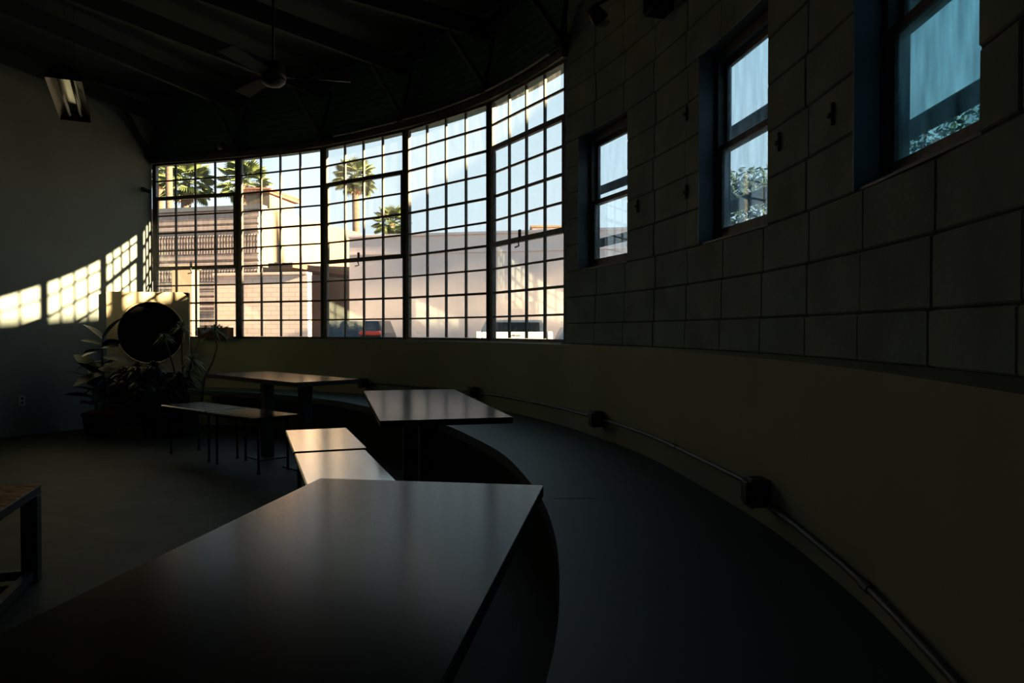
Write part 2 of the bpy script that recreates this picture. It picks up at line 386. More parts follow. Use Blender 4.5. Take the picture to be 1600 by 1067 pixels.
for r in range(len(rows)-1):
    z0, z1 = rows[r], rows[r+1]
    if z1-z0 < .04: continue
    zc = (z0+z1)/2; jt = (r*37 % 5-2)*.012
    if r >= 4: jt += .0
    t = J0-math.ceil((J0-S5)/BL)*BL+jt
    cuts = [S5]
    while t < SEND:
        if t > S5+.06: cuts.append(t)
        t += BL
    cuts.append(SEND)
    for a, b in zip(cuts, cuts[1:]):
        iv = [(a, b)]
        if OZ0-.02 < zc < OZ1:
            for o0, o1 in OPEN:
                nx = []
                for x, y in iv:
                    if y <= o0 or x >= o1: nx.append((x, y)); continue
                    if x < o0-.05: nx.append((x, o0))
                    if y > o1+.05: nx.append((o1, y))
                iv = nx
        for x, y in iv: block(x, y, max(z0, LEDGE), z1)

# ------------------------------------------------------------------ big steel window: five sections of forty panes
DV = [(-5.819, 11.938), (-4.264, 11.477), (-2.772, 10.827), (-1.43, 9.866), (-.272, 8.693), (.536, 7.304)]
WZ0 = LEDGE+.012
RH = (WTOP-WZ0)/10
pane_cache = {}
for i in range(5):
    A = Vector(DV[i]); B = Vector(DV[i+1]); d = (B-A).normalized(); nn = Vector((-d.y, d.x)); Lw = (B-A).length
    wroot = empty('window_%d' % (i+1), V2(A, WZ0)); wroot['kind'] = 'structure'
    wroot.rotation_euler = (0, 0, math.atan2(d.y, d.x))
    H = WTOP-WZ0; fo = .032             # local: x along the section, y outward, z up
    x0, x1 = fo, Lw-fo
    mb = MB()
    for x in (x0+.014, x1-.014): mb.box((x, .03, H/2), (.028, .04, H))
    for z in (.016, H-.016): mb.box(((x0+x1)/2, .03, z), (x1-x0-.056, .04, .032))
    mb.build('frame', M['iron'], wroot)
    pw = (x1-x0-.06)/4; g0 = x0+.03
    for k in range(1, 4):
        MB().box((g0+pw*k, .03, H/2), (.026, .026, H-.07)).build('glazing_bar', M['iron'], wroot)
    heavy = (4, 8) if i % 2 == 0 else ()
    for r in range(1, 10):
        hh = .055 if r in heavy else (.028 if r % 2 == 0 else .022)
        MB().box(((x0+x1)/2, .03, r*RH), (x1-x0-.06, .024 if r not in heavy else .046, hh)).build('glazing_bar', M['iron'], wroot)
    if i % 2 == 0:                       # the opening vent's own frame, and its latch
        mb = MB()
        for x in (g0+.016, g0+4*pw-.016): mb.box((x, .024, 6*RH), (.03, .03, 4*RH))
        mb.build('vent_frame', M['iron'], wroot)
        lx = g0+pw*(2 if i != 4 else 2)-.045; lz = 4*RH
        lt = MB().box((lx, -.03, lz+.05), (.035, .03, .09), bev=.008).build('latch', M['iron'], wroot)
        MB().tube([(lx+.005, -.03, lz+.0), (lx+.02, -.06, lz-.05), (lx+.05, -.07, lz-.09), (lx-.02, -.075, lz-.10)], .009, 6).build('latch_handle', M['iron'], lt)
    key = (round(pw, 3), round(RH, 3))
    if key not in pane_cache:
        pane_cache[key] = MB().box((0, 0, 0), (pw-.022, .004, RH-.024)).mesh('pane', M['glass'])
    for r in range(10):
        for k in range(4):
            inst('pane', pane_cache[key], wroot, (g0+pw*(k+.5), .032, RH*(r+.5)))
# mullions between the sections
for i, p in enumerate(DV):
    if i == 5: continue
    a = Vector(DV[max(i-1, 0)]); b = Vector(DV[min(i+1, 5)]); d = (b-a).normalized(); nn = Vector((-d.y, d.x))
    mb = MB(); q = Vector(p)+nn*.03+(d*.02 if i == 0 else d*0)
    mb.box(V2(q, (WZ0+WTOP)/2), (.07, .03, WTOP-WZ0), rz=math.atan2(d.y, d.x))
    mb.box(V2(q+nn*.015, (WZ0+WTOP)/2), (.03, .05, WTOP-WZ0), rz=math.atan2(d.y, d.x))
    mb.box(V2(q+nn*.04, (WZ0+WTOP)/2), (.07, .02, WTOP-WZ0), rz=math.atan2(d.y, d.x))
    o = mb.build('trim_%d' % (i+3), M['iron']); o['kind'] = 'structure'

# ------------------------------------------------------------------ three sash windows in the block wall
for wi, (t0, t1) in enumerate(OPEN):
    A = W.at(t0)+W.nrm(t0)*.15; B = W.at(t1)+W.nrm(t1)*.15
    d = (B-A).normalized(); Lw = (B-A).length; H = OZ1-OZ0
    r = empty('window_%d' % (6+wi), V2(A, OZ0), math.atan2(d.y, d.x)); r['kind'] = 'structure'
    mb = MB()
    for x in (.03, Lw-.03): mb.box((x, 0, H/2), (.06, .09, H))
    for z in (.03, H-.03): mb.box((Lw/2, 0, z), (Lw-.12, .09, .06))
    mb.build('frame', M['iron'], r)
    for s, (za, zb, yo) in enumerate(((.06, H/2+.02, -.018), (H/2-.02, H-.06, .018))):
        mb = MB()
        for x in (.078, Lw-.078): mb.box((x, yo, (za+zb)/2), (.036, .03, zb-za))
        for z in (za+.02, zb-.02): mb.box((Lw/2, yo, z), (Lw-.192, .03, .04))
        sash = mb.build('sash', M['iron'], r)
        gm = (M['glassclear'], M['glassblue'], M['glassdeep'])[wi]
        MB().box((Lw/2, yo, (za+zb)/2), (Lw-.19, .005, zb-za-.075)).build('pane', gm, sash)
        if s == 0:
            if wi < 2: MB().tube([(Lw*.86, yo-.02, .13), (Lw*.84, yo-.04, .15), (Lw*.86, yo-.05, .18), (Lw*.90, yo-.03, .19)], .009, 6).build('sash_handle', M['iron'], sash)
    # plastered jamb lining
    mb = MB(); dn = Vector((-d.y, d.x))
    mb.box((.006, -.10, H/2), (.012, .12, H)); mb.box((Lw/2, -.09, -.006+.012), (Lw, .10, .012))
    mb.build('jamb_lining', mat('blue_grey_jamb_%d' % wi, (.11, .145, .16), .6), r)
    # flat bars just outside the glass
    for z in (.285, .80):
        MB().box((Lw/2, .13, z), (Lw+.6, .03, .085), bev=.008).build('outer_bar', M['rail'], r)

# ------------------------------------------------------------------ ceiling joists and knee braces (children of the ceiling)
for i, t in enumerate(segs):
    p = W.at(t); nn = -W.nrm(t); f = V2(p+nn*.06, EYE+2.86)
    dd = Vector((nn.x, nn.y, 0)); tg = Vector((W.tan(t).x, W.tan(t).y, 0))
    start = V2(p, EYE+3.52)-dd*(-.01)
    MB().bar(start, start+dd*9.0, .06, .22).build('joist', M['dark'], ceil)
    MB().bar(f, V2(p, EYE+3.40)+dd*.56, .05, .05).build('knee_brace', M['dark'], ceil)
    MB().bar(f, V2(p, EYE+3.42)+dd*.12+tg*.28, .04, .04).build('knee_brace', M['dark'], ceil)
    MB().box(f+Vector((0, 0, -.02)), (.09, .09, .12), rz=math.atan2(dd.y, dd.x)).build('brace_shoe', M['dark'], ceil)

# pipe along the top of the big window
mb = MB(); ts = W.pts(segs[2]+.3, S5-.02, .2)
pr = empty('sprinkler_pipe', V2(wo(-.08)(ts[0]), EYE+2.80)); pr.rotation_euler = (0, 0, 0)
tag(pr, 'thin painted pipe with couplings running along the top of the big curved window', 'pipe')
o0 = V2(wo(-.08)(ts[0]), EYE+2.80)
MB().tube([V2(wo(-.08)(t), EYE+2.80)-o0 for t in ts], .018, 8).build('pipe_run', M['conduit'], pr, True)
for t in ts[2::4]:
    p = V2(wo(-.08)(t), EYE+2.80)-o0; d = W.tan(t)
    MB().tube([p-V2(d, 0)*.03, p+V2(d, 0)*.03], .025, 8).build('coupling', M['conduit'], pr)
    MB().bar(p, p+V2(W.nrm(t), 0)*.095, .02, .012).build('pipe_clip', M['conduit'], pr)

# ------------------------------------------------------------------ curved bench along the wall
BE = [(-5.17, 11.23), (-4.3, 10.80), (-3.46, 10.34), (-2.94, 10.0), (-2.44, 9.52), (-2.1, 9.17), (-1.6, 8.45), (-1.1, 7.72), (-.65, 6.95), (-.30, 6.03), (-.05, 5.20), (.11, 4.25), (.165, 3.73), (.185, 3.22), (.18, 2.84), (.161, 2.48), (.12, 2.05), (.04, 1.6), (-.07, 1.1), (-.23, .55), (-.42, 0), (-.7, -.7)]
Bc = Curve2(BE)
BZ = EYE-.88
bo = lambda d: (lambda t: Bc.at(t)+Bc.nrm(t)*d)
tb = [Bc.L*i/90 for i in range(91)]
l0 = Lc.find((-4.75, 11.57)); l1 = Lc.find((-.05, -1.5)); tl = [l0+(l1-l0)*i/90 for i in range(91)]
lin = lambda d: (lambda t: Lc.at(t)-Lc.nrm(t)*d)
br = empty('curved_bench', (0, 0, 0)); tag(br, 'long grey built-in bench following the curved wall from the corner to the camera', 'bench')
mb = MB(); strip(mb, bo(0), lin(.004), tb, tl, BZ-.075, BZ); mb.build('bench_top', M['bench'], br)
kn = Bc.find((-1.9, 8.9)); tk = [kn+(Bc.L-kn)*i/60 for i in range(61)]
mb = MB(); strip(mb, bo(.06), bo(.12), tk, tk, .0, BZ-.076); mb.build('bench_riser', M['benchface'], br)
for tq in (.05, 1.75):
    p = bo(.04)(tq); MB().box(V2(p, (BZ-.076)/2), (.05, .05, BZ-.076), rz=math.atan2(Bc.tan(tq).y, Bc.tan(tq).x)).build('leg', M['bench'], br)
# fine seam across the bench top
MB().box((.33, 3.86, BZ+.0005), (.22, .004, .002), rz=.02).build('seam', M['topedge'], br)

# ------------------------------------------------------------------ conduit with outlet boxes on the lower wall
bx = [(-2.22, 10.0), (-.43, 8.62), (.73, 6.02), (1.145, 3.32)]
bs = [Lc.find(p) for p in bx]
cr_ = empty('wall_conduit', (0, 0, 0)); tag(cr_, 'thin metal conduit running along the curved lower wall just above the bench', 'conduit')
def cz(t):
    u = (t-bs[0])/(bs[3]-bs[0])
    return EYE-.715-.005*u if t < bs[3] else EYE-.77-.05*(t-bs[3])/2.0
for j in range(4):
    a = bs[j]+.05; b = bs[j+1]-.05 if j < 3 else Lc.find((.98, 1.3))
    ts = Lc.pts(a, b, .2)
    MB().tube([V2(lin(.022)(t), cz(t)) for t in ts], .0125, 8).build('conduit_run', M['conduit'], cr_, True)
    for t in ts[len(ts)//2:len(ts)//2+1]:
        q = V2(lin(.022)(t), cz(t)); d = V2(Lc.tan(t), 0)
        MB().tube([q-d*.03, q+d*.03], .017, 8).build('coupling', M['conduit'], cr_)
blab = ['dark outlet box on the low wall behind the corner of the farthest table', 'dark outlet box on the low wall behind the middle table', 'dark outlet box on the low wall, second nearest the camera', 'largest dark outlet box on the low wall, nearest the camera']
for j, t in enumerate(bs):
    p = lin(.0)(t); nn = Lc.nrm(t); d = Lc.tan(t); c = V2(p-nn*.042, EYE-.715 if j < 3 else EYE-.725)
    r = empty('outlet_box', c, math.atan2(d.y, d.x)); tag(r, blab[j], 'outlet box', 'outlet boxes on the conduit')
    MB().box((0, 0, 0), (.105, .08, .125), bev=.006).build('box_body', M['box'], r)
    MB().box((0, -.045, 0), (.115, .01, .135), bev=.004).build('cover_plate', M['box'], r)
    MB().box((0, -.058, .0), (.075, .018, .10), bev=.006).build('flip_cover', M['box'], r)

# ------------------------------------------------------------------ tables
def table(c0, ux, length, label, posts, thick=.035, shift=0, width=.763):
    """c0: left corner at the short end nearest the camera; ux: unit vector across; length runs 90 degrees left of ux"""
    ux = Vector(ux).normalized()
    r = empty('dining_table', V2(c0, 0), math.atan2(ux.y, ux.x)); tag(r, label, 'table', 'long black-edged tables by the curved bench')
    zt = EYE-.50
    MB().box((width/2, length/2, zt-.002-thick/2+.0), (width, length, thick-.004), bev=.002).build('edge_band', M['topedge'], r)
    MB().box((width/2, length/2, zt-.001), (width-.002, length-.002, .004)).build('tabletop', M['top'], r)
    for y in posts:
        px = width/2+shift
        p = MB().box((px, y, (zt-thick)/2), (.115, .115, zt-thick-.026), bev=.004).build('post', M['steel'], r)
        MB().box((px, y, .0065), (.36, .36, .013), bev=.003).build('base_plate', M['steel'], p)
        MB().box((px, y, zt-thick-.0065), (.3, .25, .013)).build('mounting_plate', M['steel'], p)
    return r
U = Vector((.989, -.15)); P = Vector((-.15, -.989))
LT = 2.135
fl = Vector((-.652, 2.495)); c0 = fl+P*LT
table(c0, (.989, -.15), LT, 'nearest and largest-looking dark glossy table reaching toward the camera', (.45, 1.6), shift=-.05)
table((-.735, 4.09), (1.06, .26), LT, 'middle glossy table beside the curved bench, its top reflecting the window bars', (.5, 1.55), shift=-.05)
table((-2.115, 7.155), (.71, .70), 2.11, 'farthest long table in front of the plant corner, on two square posts', (.62, 1.50), shift=.08, thick=.045, width=.75)

# ------------------------------------------------------------------ low wooden stools / benches with tube legs
def stool(a, b, c, label, h=EYE-.88):
    """a front-left corner, b front-right, c the corner behind a"""
    a, b, c = Vector(a), Vector(b), Vector(c); ux = (b-a); L = ux.length-.012; ux.normalize(); Wd = (c-a).length
    r = empty('wooden_bench', V2(a, 0), math.atan2(ux.y, ux.x)); tag(r, label, 'bench', 'wooden benches with tube legs')
    sy = 1 if (c-a).dot(Vector((-ux.y, ux.x))) > 0 else -1
    MB().box((L/2+.006, sy*Wd/2, h-.014), (L, Wd, .028), bev=.006).build('seat', M['wood'], r)
    fr = MB()
    for y in (.07, Wd-.07): fr.bar((.06, sy*y, h-.042), (L-.06, sy*y, h-.042), .02, .026)
    for x in (.06, L-.06): fr.bar((x, sy*.07, h-.042), (x, sy*(Wd-.07), h-.042), .02, .026)
    fr.build('seat_frame', M['steel'], r)
    for x in (.08, L-.08):
        for y in (.085, Wd-.085):
            lg = MB().tube([(x, sy*y, h-.05), (x, sy*y, .012)], .013, 8).build('leg', M['steel'], r, True)
            MB().tube([(x, sy*y, .02), (x, sy*y, .0)], .018, 8).build('foot_cap', M['rubber'], lg)
    return r
stool((-4.20, 8.79), (-3.375, 8.095), (-3.87, 9.18), 'left of the two low wooden benches before the plant corner, edge lit gold')
stool((-3.37, 8.09), (-2.59, 7.42), (-3.04, 8.48), 'right of the two low wooden benches before the plant corner, beside a table post')
stool((-1.515, 4.905), (-1.195, 4.015), (-1.14, 5.055), 'narrow high bench with peach-lit top in mid room, farther of the centre pair', EYE-.66)
stool((-1.18, 3.975), (-.865, 3.10), (-.82, 4.11), 'narrow high bench half hidden behind the nearest table, nearer of the centre pair', EYE-.66)

# dark low frame table at the left edge
r = empty('side_table', (-2.79, 4.35, 0), math.radians(-72.5)); tag(r, 'square-legged low side table with worn top tinted orange by painted bounce light, cut by the left edge', 'table')
h = EYE-.90
MB().box((.62, -.42, h-.004), (1.236, .836, .008), bev=.002).build('tabletop', M['wood2'], r)
MB().box((.62, -.42, h-.034), (1.24, .84, .052), bev=.003).build('top_frame', M['topedge'], r)
for x in (.0425, 1.1975):
    for y in (-.0425, -.7975): MB().box((x, y, (h-.06)/2), (.085, .085, h-.06), bev=.003).build('leg', M['topedge'], r)
for y in (-.0425, -.7975): MB().box((.62, y, .045), (1.07, .05, .05)).build('bottom_rail', M['topedge'], r)
for x in (.0425, 1.1975): MB().box((x, -.42, .045), (.05, .67, .05)).build('bottom_rail', M['topedge'], r)

# ------------------------------------------------------------------ round-holed panel in the corner on a dark base
PA = Vector((-6.17, 11.20)); PBb = Vector((-5.03, 11.47)); px = (PBb-PA).normalized(); PW = (PBb-PA).length
r = empty('round_opening_panel', V2(PA, 0), math.atan2(px.y, px.x)); tag(r, 'square cream panel with a large round black opening, standing in the plant corner', 'panel')
zc = EYE-.02; zt = EYE+.605; zb = zt-1.24; cx = .62; cr0 = .48; n = 40
def ring_face(mbx, y, flip):
    ang = [2*PI*k/n+PI/4 for k in range(n)]; inner = [(cx+cr0*math.cos(a), y, zc+cr0*math.sin(a)) for a in ang]; outer = []
    for a in ang:
        c, s = math.cos(a), math.sin(a)
        k = min(((PW-cx)/c if c > 0 else (-cx)/c) if abs(c) > 1e-6 else 9, ((zt-zc)/s if s > 0 else (zb-zc)/s) if abs(s) > 1e-6 else 9)
        outer.append((cx+k*c, y, zc+k*s))
    fs = [(k, (k+1) % n, n+(k+1) % n, n+k) for k in range(n)]
    mbx.add(inner+outer, [f[::-1] for f in fs] if flip else fs)
mb = MB(); ring_face(mb, 0, False); ring_face(mb, .05, True)
vs = []; k2 = []
for k in range(n):
    a = 2*PI*k/n; vs += [(cx+cr0*math.cos(a), 0, zc+cr0*math.sin(a)), (cx+cr0*math.cos(a), .05, zc+cr0*math.sin(a))]
mb.add(vs, [(2*k, 2*((k+1) % n), 2*((k+1) % n)+1, 2*k+1) for k in range(n)])
for (a, b) in (((0, zb), (PW, zb)), ((PW, zb), (PW, zt)), ((PW, zt), (0, zt)), ((0, zt), (0, zb))):
    mb.add([(a[0], 0, a[1]), (b[0], 0, b[1]), (b[0], .05, b[1]), (a[0], .05, a[1])], [(0, 1, 2, 3)])
mb.build('face_panel', M['panel'], r)
mb = MB(); mb.tube([(cx+cr0*math.cos(2*PI*k/n), -.008, zc+cr0*math.sin(2*PI*k/n)) for k in range(n+1)], .013, 6); mb.build('opening_rim', M['panel'], r, True)
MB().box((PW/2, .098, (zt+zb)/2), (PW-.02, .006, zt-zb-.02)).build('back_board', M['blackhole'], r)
mb = MB()
for x in (.012, PW-.012): mb.box((x, .072, (zt+zb)/2), (.02, .04, zt-zb-.02))
for z in (zt-.012, zb+.012): mb.box((PW/2, .072, z), (PW-.05, .04, .02))
mb.build('side_board', M['planter'], r)
MB().box((PW/2, .05, zb/2-.003), (PW*.96, .09, zb-.008), bev=.004).build('plinth', M['planter'], r)
# ------------------------------------------------------------------ plants
def leafmesh(L, Wd, fold=.15, droop=.25, n=7, name='leaf', m=None):
    vs = []; fs = []
    for i in range(n+1):
        t = i/n; wv = Wd*.5*math.sin(PI*min(1, t*.94+.06))**.8 if t < 1 else .001
        x = L*t; z = -droop*L*t*t
        vs += [(x, -wv, z+fold*wv), (x, 0, z), (x, wv, z+fold*wv)]
    for i in range(n): fs += [(3*i, 3*i+3, 3*i+4, 3*i+1), (3*i+1, 3*i+4, 3*i+5, 3*i+2)]
    return MB().add(vs, fs).mesh(name, m or M['leaf'], True)
def orient(az, el, roll=0): return (Matrix.Rotation(az, 3, 'Z') @ Matrix.Rotation(-el, 3, 'Y') @ Matrix.Rotation(roll, 3, 'X'))
def potmb(r, h): return MB().lathe([(r*.72, 0), (r*.95, h*.85), (r, h*.86), (r, h), (r*.88, h), (r*.86, h*.9)], n=20)
# rubber plant
r = empty('rubber_plant', (-5.70, 10.25, 0)); tag(r, 'rubber plant with broad upright leaves rimmed by sun, left of the round opening', 'plant')
potmb(.19, .36).build('pot', M['terra'], r, True); MB().lathe([(.165, .31), (.165, .325)], n=16).build('soil', M['soil'], r)
MB().tube([(0, 0, .32), (.02, .01, .7), (-.01, 0, 1.05), (0, 0, 1.36)], [.018, .015, .012, .008], 7).build('stem', M['stem'], r, True)
big = leafmesh(.34, .15); 
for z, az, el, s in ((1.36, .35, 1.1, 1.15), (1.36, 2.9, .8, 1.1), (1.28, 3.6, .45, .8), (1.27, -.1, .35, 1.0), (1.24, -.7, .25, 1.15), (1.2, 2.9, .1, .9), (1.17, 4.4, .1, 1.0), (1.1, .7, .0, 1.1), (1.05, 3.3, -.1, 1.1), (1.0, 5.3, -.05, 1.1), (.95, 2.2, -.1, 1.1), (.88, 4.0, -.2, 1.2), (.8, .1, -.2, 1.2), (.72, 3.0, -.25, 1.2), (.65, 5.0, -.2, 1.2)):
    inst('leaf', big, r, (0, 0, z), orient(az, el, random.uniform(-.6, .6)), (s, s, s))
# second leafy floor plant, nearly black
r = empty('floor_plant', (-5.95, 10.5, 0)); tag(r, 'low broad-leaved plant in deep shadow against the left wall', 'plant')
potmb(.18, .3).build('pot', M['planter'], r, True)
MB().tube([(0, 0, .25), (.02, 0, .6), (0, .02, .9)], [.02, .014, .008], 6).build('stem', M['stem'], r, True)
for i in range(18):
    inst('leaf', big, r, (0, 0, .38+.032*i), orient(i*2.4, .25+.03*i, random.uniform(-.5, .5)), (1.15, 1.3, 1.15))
def tuft(parent, c, R, n=46, wd=.013, up=.2, mt='leaf2'):
    n = int(n*1.5); wd *= 1.3
    mb = MB(); c = Vector(c)
    for i in range(n):
        az = random.uniform(0, 2*PI); el = random.uniform(-.5, 1.3); L = R*random.uniform(.75, 1.15)
        d = Vector((math.cos(az)*math.cos(el), math.sin(az)*math.cos(el), math.sin(el)+up)).normalized()
        s = d.cross(Vector((0, 0, 1))).normalized()*wd*.5
        q = []; 
        for k in range(5):
            t = k/4; p = c+d*L*t+Vector((0, 0, -.55*L*t*t)); wv = (1-abs(t-.4)*1.3) if k < 4 else .05
            q += [p-s*wv, p+s*wv]
        mb.add(q, [(2*k, 2*k+1, 2*k+3, 2*k+2) for k in range(4)])
    o = mb.build('leaf_tuft', M[mt], parent, True); o['kind'] = 'stuff'; return o
# dragon tree with several heads
r = empty('dragon_tree', (-4.62, 10.35, 0)); tag(r, 'dragon tree with spiky leaf heads on bare stems, right of the round opening', 'plant')
potmb(.22, .38).build('pot', M['planter'], r, True); MB().lathe([(.19, .33), (.19, .345)], n=16).build('soil', M['soil'], r)
heads = [((-.24, -.05, EYE-.09), .17), ((-.03, 0, EYE+.05), .21), ((.17, -.12, EYE-.42), .27), ((.50, -.12, EYE+.0), .25), ((.05, .05, EYE-.62), .26)]
for (hx, hy, hz), R_ in heads[:3]+heads[4:]:
    pts = [(0, 0, .33), (hx*.3, hy*.3, .33+(hz-.33)*.4), (hx*.7, hy*.8, .33+(hz-.33)*.75), (hx, hy, hz)]
    MB().tube(pts, [.02, .016, .013, .009], 6).build('stem', M['stem'], r, True); tuft(r, (hx, hy, hz), R_, 64 if R_ > .25 else 50)
h3 = heads[3][0]
MB().tube([(.28, -.1, .34), (.34, -.12, EYE-.66), (.46, -.12, EYE-.42), (.52, -.12, EYE-.22), (h3[0], h3[1], h3[2])], [.016, .013, .012, .011, .008], 6).build('stem', M['stem'], r, True)
tuft(r, h3, heads[3][1], 60)
r = empty('bushy_floor_plant', (-4.95, 10.25, 0)); tag(r, 'dark bushy plant low in the corner, below the round opening', 'plant')
potmb(.24, .34).build('pot', M['planter'], r, True)
for p, q in (((0, 0, .5), .34), ((-.25, .1, .55), .3), ((.2, -.1, .62), .3), ((-.1, -.15, .75), .26), ((.32, .0, .8), .25), ((-.50, .1, .86), .26), ((-.28, 0, .93), .24), ((-.05, .05, .95), .24)): 
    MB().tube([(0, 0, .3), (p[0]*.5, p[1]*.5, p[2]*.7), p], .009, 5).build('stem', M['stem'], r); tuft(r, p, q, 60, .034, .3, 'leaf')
# plant trough on the sill with trailing sprig
r = empty('sill_trough', (-4.62, 11.47, LEDGE+.012), math.radians(-16)); tag(r, 'reddish-brown plant trough on the sill of the leftmost window section', 'planter')
mb = MB(); mb.box((0, 0, .012), (.50, .15, .024))
for y in (-.078, .078): mb.box((0, y, .085), (.53, .014, .17))
for x in (-.262, .262): mb.box((x, 0, .085), (.014, .15, .17))
mb.build('trough_body', M['terra'], r); MB().box((0, 0, .13), (.5, .13, .02)).build('soil', M['soil'], r)
for x in (-.18, -.05, .1, .2): tuft(r, (x, 0, .15), .13, 24, .01, .6)
r = empty('branch_plant', (-5.0, 10.75, 0)); tag(r, 'thin bare-branched plant reaching up in front of the leftmost panes', 'plant')
potmb(.16, .3).build('pot', M['planter'], r, True)
MB().tube([(0, 0, .26), (.25, .05, .9), (.38, .1, 1.3), (.40, .1, EYE+.02)], [.014, .011, .009, .006], 6).build('stem', M['stem'], r, True)
tuft(r, (.38, .1, EYE+.0), .14, 26, .01, .5)

# ------------------------------------------------------------------ ceiling fan, hanging light, camera, spot, speaker, outlet
fz = EYE+2.42; r = empty('ceiling_fan', (-2.33, 7.22, CEIL)); tag(r, 'dark three-blade ceiling fan hanging on a rod before the big window', 'fan')
z = fz-CEIL
MB().lathe([(.07, -.001), (.07, -.03), (.03, -.08)], n=20).build('canopy', M['steel'], r, True)
MB().tube([(0, 0, -.05), (0, 0, z+.2)], .013, 8).build('downrod', M['steel'], r, True)
MB().lathe([(.03, z+.22), (.10, z+.18), (.125, z+.10), (.12, z+.04), (.06, z+.03)], n=24).build('motor_housing', M['steel'], r, True)
MB().lathe([(.12, z+.035), (.115, z+.01), (.08, z-.02), (.03, z-.035)], n=24).build('bottom_bowl', M['steel'], r, True)
bl = MB(); nseg = 6; vs = []; fs = []
for k in range(nseg+1):
    t = k/nseg; wv = .05+.03*t; x = .16+.58*t
    for zz in (-.004, .004): vs += [(x, -wv, zz-.02), (x, wv, zz+.02)]
for k in range(nseg):
    a = 4*k; b = a+4; fs += [(a, a+1, b+1, b), (a+2, b+2, b+3, a+3), (a, b, b+2, a+2), (a+1, a+3, b+3, b+1)]
fs += [(0, 2, 3, 1), (4*nseg, 4*nseg+1, 4*nseg+3, 4*nseg+2)]
bl = MB().add(vs, fs).mesh('blade', M['dark']); br2 = MB().bar((.08, 0, 0), (.2, 0, 0), .03, .012).mesh('blade_iron', M['steel'])
for a in (133, 255, 13):
    b = inst('blade', bl, r, (0, 0, z+.07), Matrix.Rotation(math.radians(a), 3, 'Z')); inst('blade_iron', br2, b, (0, 0, 0))
# hanging fluorescent light with reflector wings
fa = Vector((-3.47, 5.72)); fb = Vector((-4.05, 6.86)); d = (fb-fa); Lf = d.length; d.normalize(); fzz = EYE+1.95
r = empty('hanging_light', V2((fa+fb)/2, fzz), math.atan2(d.y, d.x)); tag(r, 'unlit hanging fluorescent light with golden shiny reflector, high at upper left', 'ceiling light')
prof = [(-.125, 0), (-.118, .035), (-.085, .075), (-.04, .092), (.04, .092), (.085, .075), (.118, .035), (.125, 0)]
vs = []; 
for x in (-Lf/2, Lf/2): vs += [(x, y, zz) for y, zz in prof]
m8 = len(prof); MB().add(vs, [(k, k+1, m8+k+1, m8+k) for k in range(m8-1)]).build('reflector', M['reflector'], r, True)
vs2 = [(v[0], v[1]*1.02, v[2]+.006) for v in vs]
MB().add(vs2, [(k, m8+k, m8+k+1, k+1) for k in range(m8-1)]).build('housing', M['steel'], r)
for x in (-Lf/2, Lf/2): MB().add([(x, y, zz) for y, zz in prof]+[(x+.004, y, zz) for y, zz in prof], [tuple(range(m8)), tuple(range(m8, 2*m8))[::-1]]+[(k, (k+1) % m8, m8+(k+1) % m8, m8+k) for k in range(m8)]).build('end_cap', M['steel'], r)
for y in (-.045, .045): MB().tube([(-Lf/2+.03, y, .045), (Lf/2-.03, y, .045)], .014, 10).build('tube', M['tube'], r, True)
MB().box((0, 0, .115), (Lf*.9, .09, .04)).build('ballast_channel', M['steel'], r)
for x in (-.4*Lf, .4*Lf): MB().tube([(x, 0, .13), (x, 0, CEIL-fzz)], .003, 5).build('suspension_wire', M['steel'], r)
# security camera on left wall
q = CORN+LD*.13+Vector((.839, -.544))*.001
r = empty('security_camera', V2(q, EYE+2.26)); tag(r, 'small dark security camera on the left wall by the window edge', 'camera')
MB().box((.02, -.012, 0), (.03, .03, .06)).build('bracket', M['steel'], r); MB().tube([(.02, -.02, .0), (.09, -.06, -.02)], .012, 6).build('arm', M['steel'], r)
MB().tube([(.03, -.11, .01), (.14, -.03, -.035)], .032, 12).build('camera_body', M['steel'], r)
# small spotlight above window
q = wo(-.1)(segs[1]-.2); r = empty('small_spotlight', V2(q, EYE+2.88)); tag(r, 'tiny dark spotlight with a bright dot, above the leftmost window section', 'spotlight')
MB().tube([(0, .1, .04), (0, 0, .0)], .01, 6).build('arm', M['steel'], r); MB().tube([(0, .03, .03), (-.02, -.05, -.05)], [.03, .045], 12).build('lamp_head', M['steel'], r)
MB().lathe([(.02, -.005), (.028, 0)], c=(-.02, -.052, -.06), n=10).build('lens', M['chrome'], r)
# floodlight and loudspeaker high on the block wall
r = empty('floodlight', (.72, 5.95, EYE+2.55)); tag(r, 'round dark floodlight high up near the end of the curved window', 'spotlight')
MB().tube([(-.08, 0, .05), (.0, .05, -.03)], [.05, .075], 16).build('lamp_head', M['steel'], r, True); MB().lathe([(.05, 0), (.068, .012)], c=(.01, .06, -.06), n=16).build('lens', M['chrome'], r)
tq = W.find((1.05, 5.9)); q = W.at(tq)
MB().tube([(-.08, 0, .05), (.1, .03, .16), (q.x-.72+.01, q.y-5.95, .18)], .012, 6).build('arm', M['steel'], r)
tq = W.find((1.19, 5.4)); q = W.at(tq)-W.nrm(tq)*.13
r = empty('wall_speaker', V2(q, EYE+2.30), math.atan2(W.tan(tq).y, W.tan(tq).x)); tag(r, 'black box loudspeaker high on the block wall between the window and first sash window', 'speaker')
MB().box((0, 0, .17), (.16, .17, .34), bev=.01).build('speaker_body', M['dark'], r); MB().box((0, -.09, .17), (.14, .008, .31), bev=.003).build('grille', M['blackhole'], r)
MB().box((0, .105, .17), (.06, .05, .1)).build('bracket', M['steel'], r)
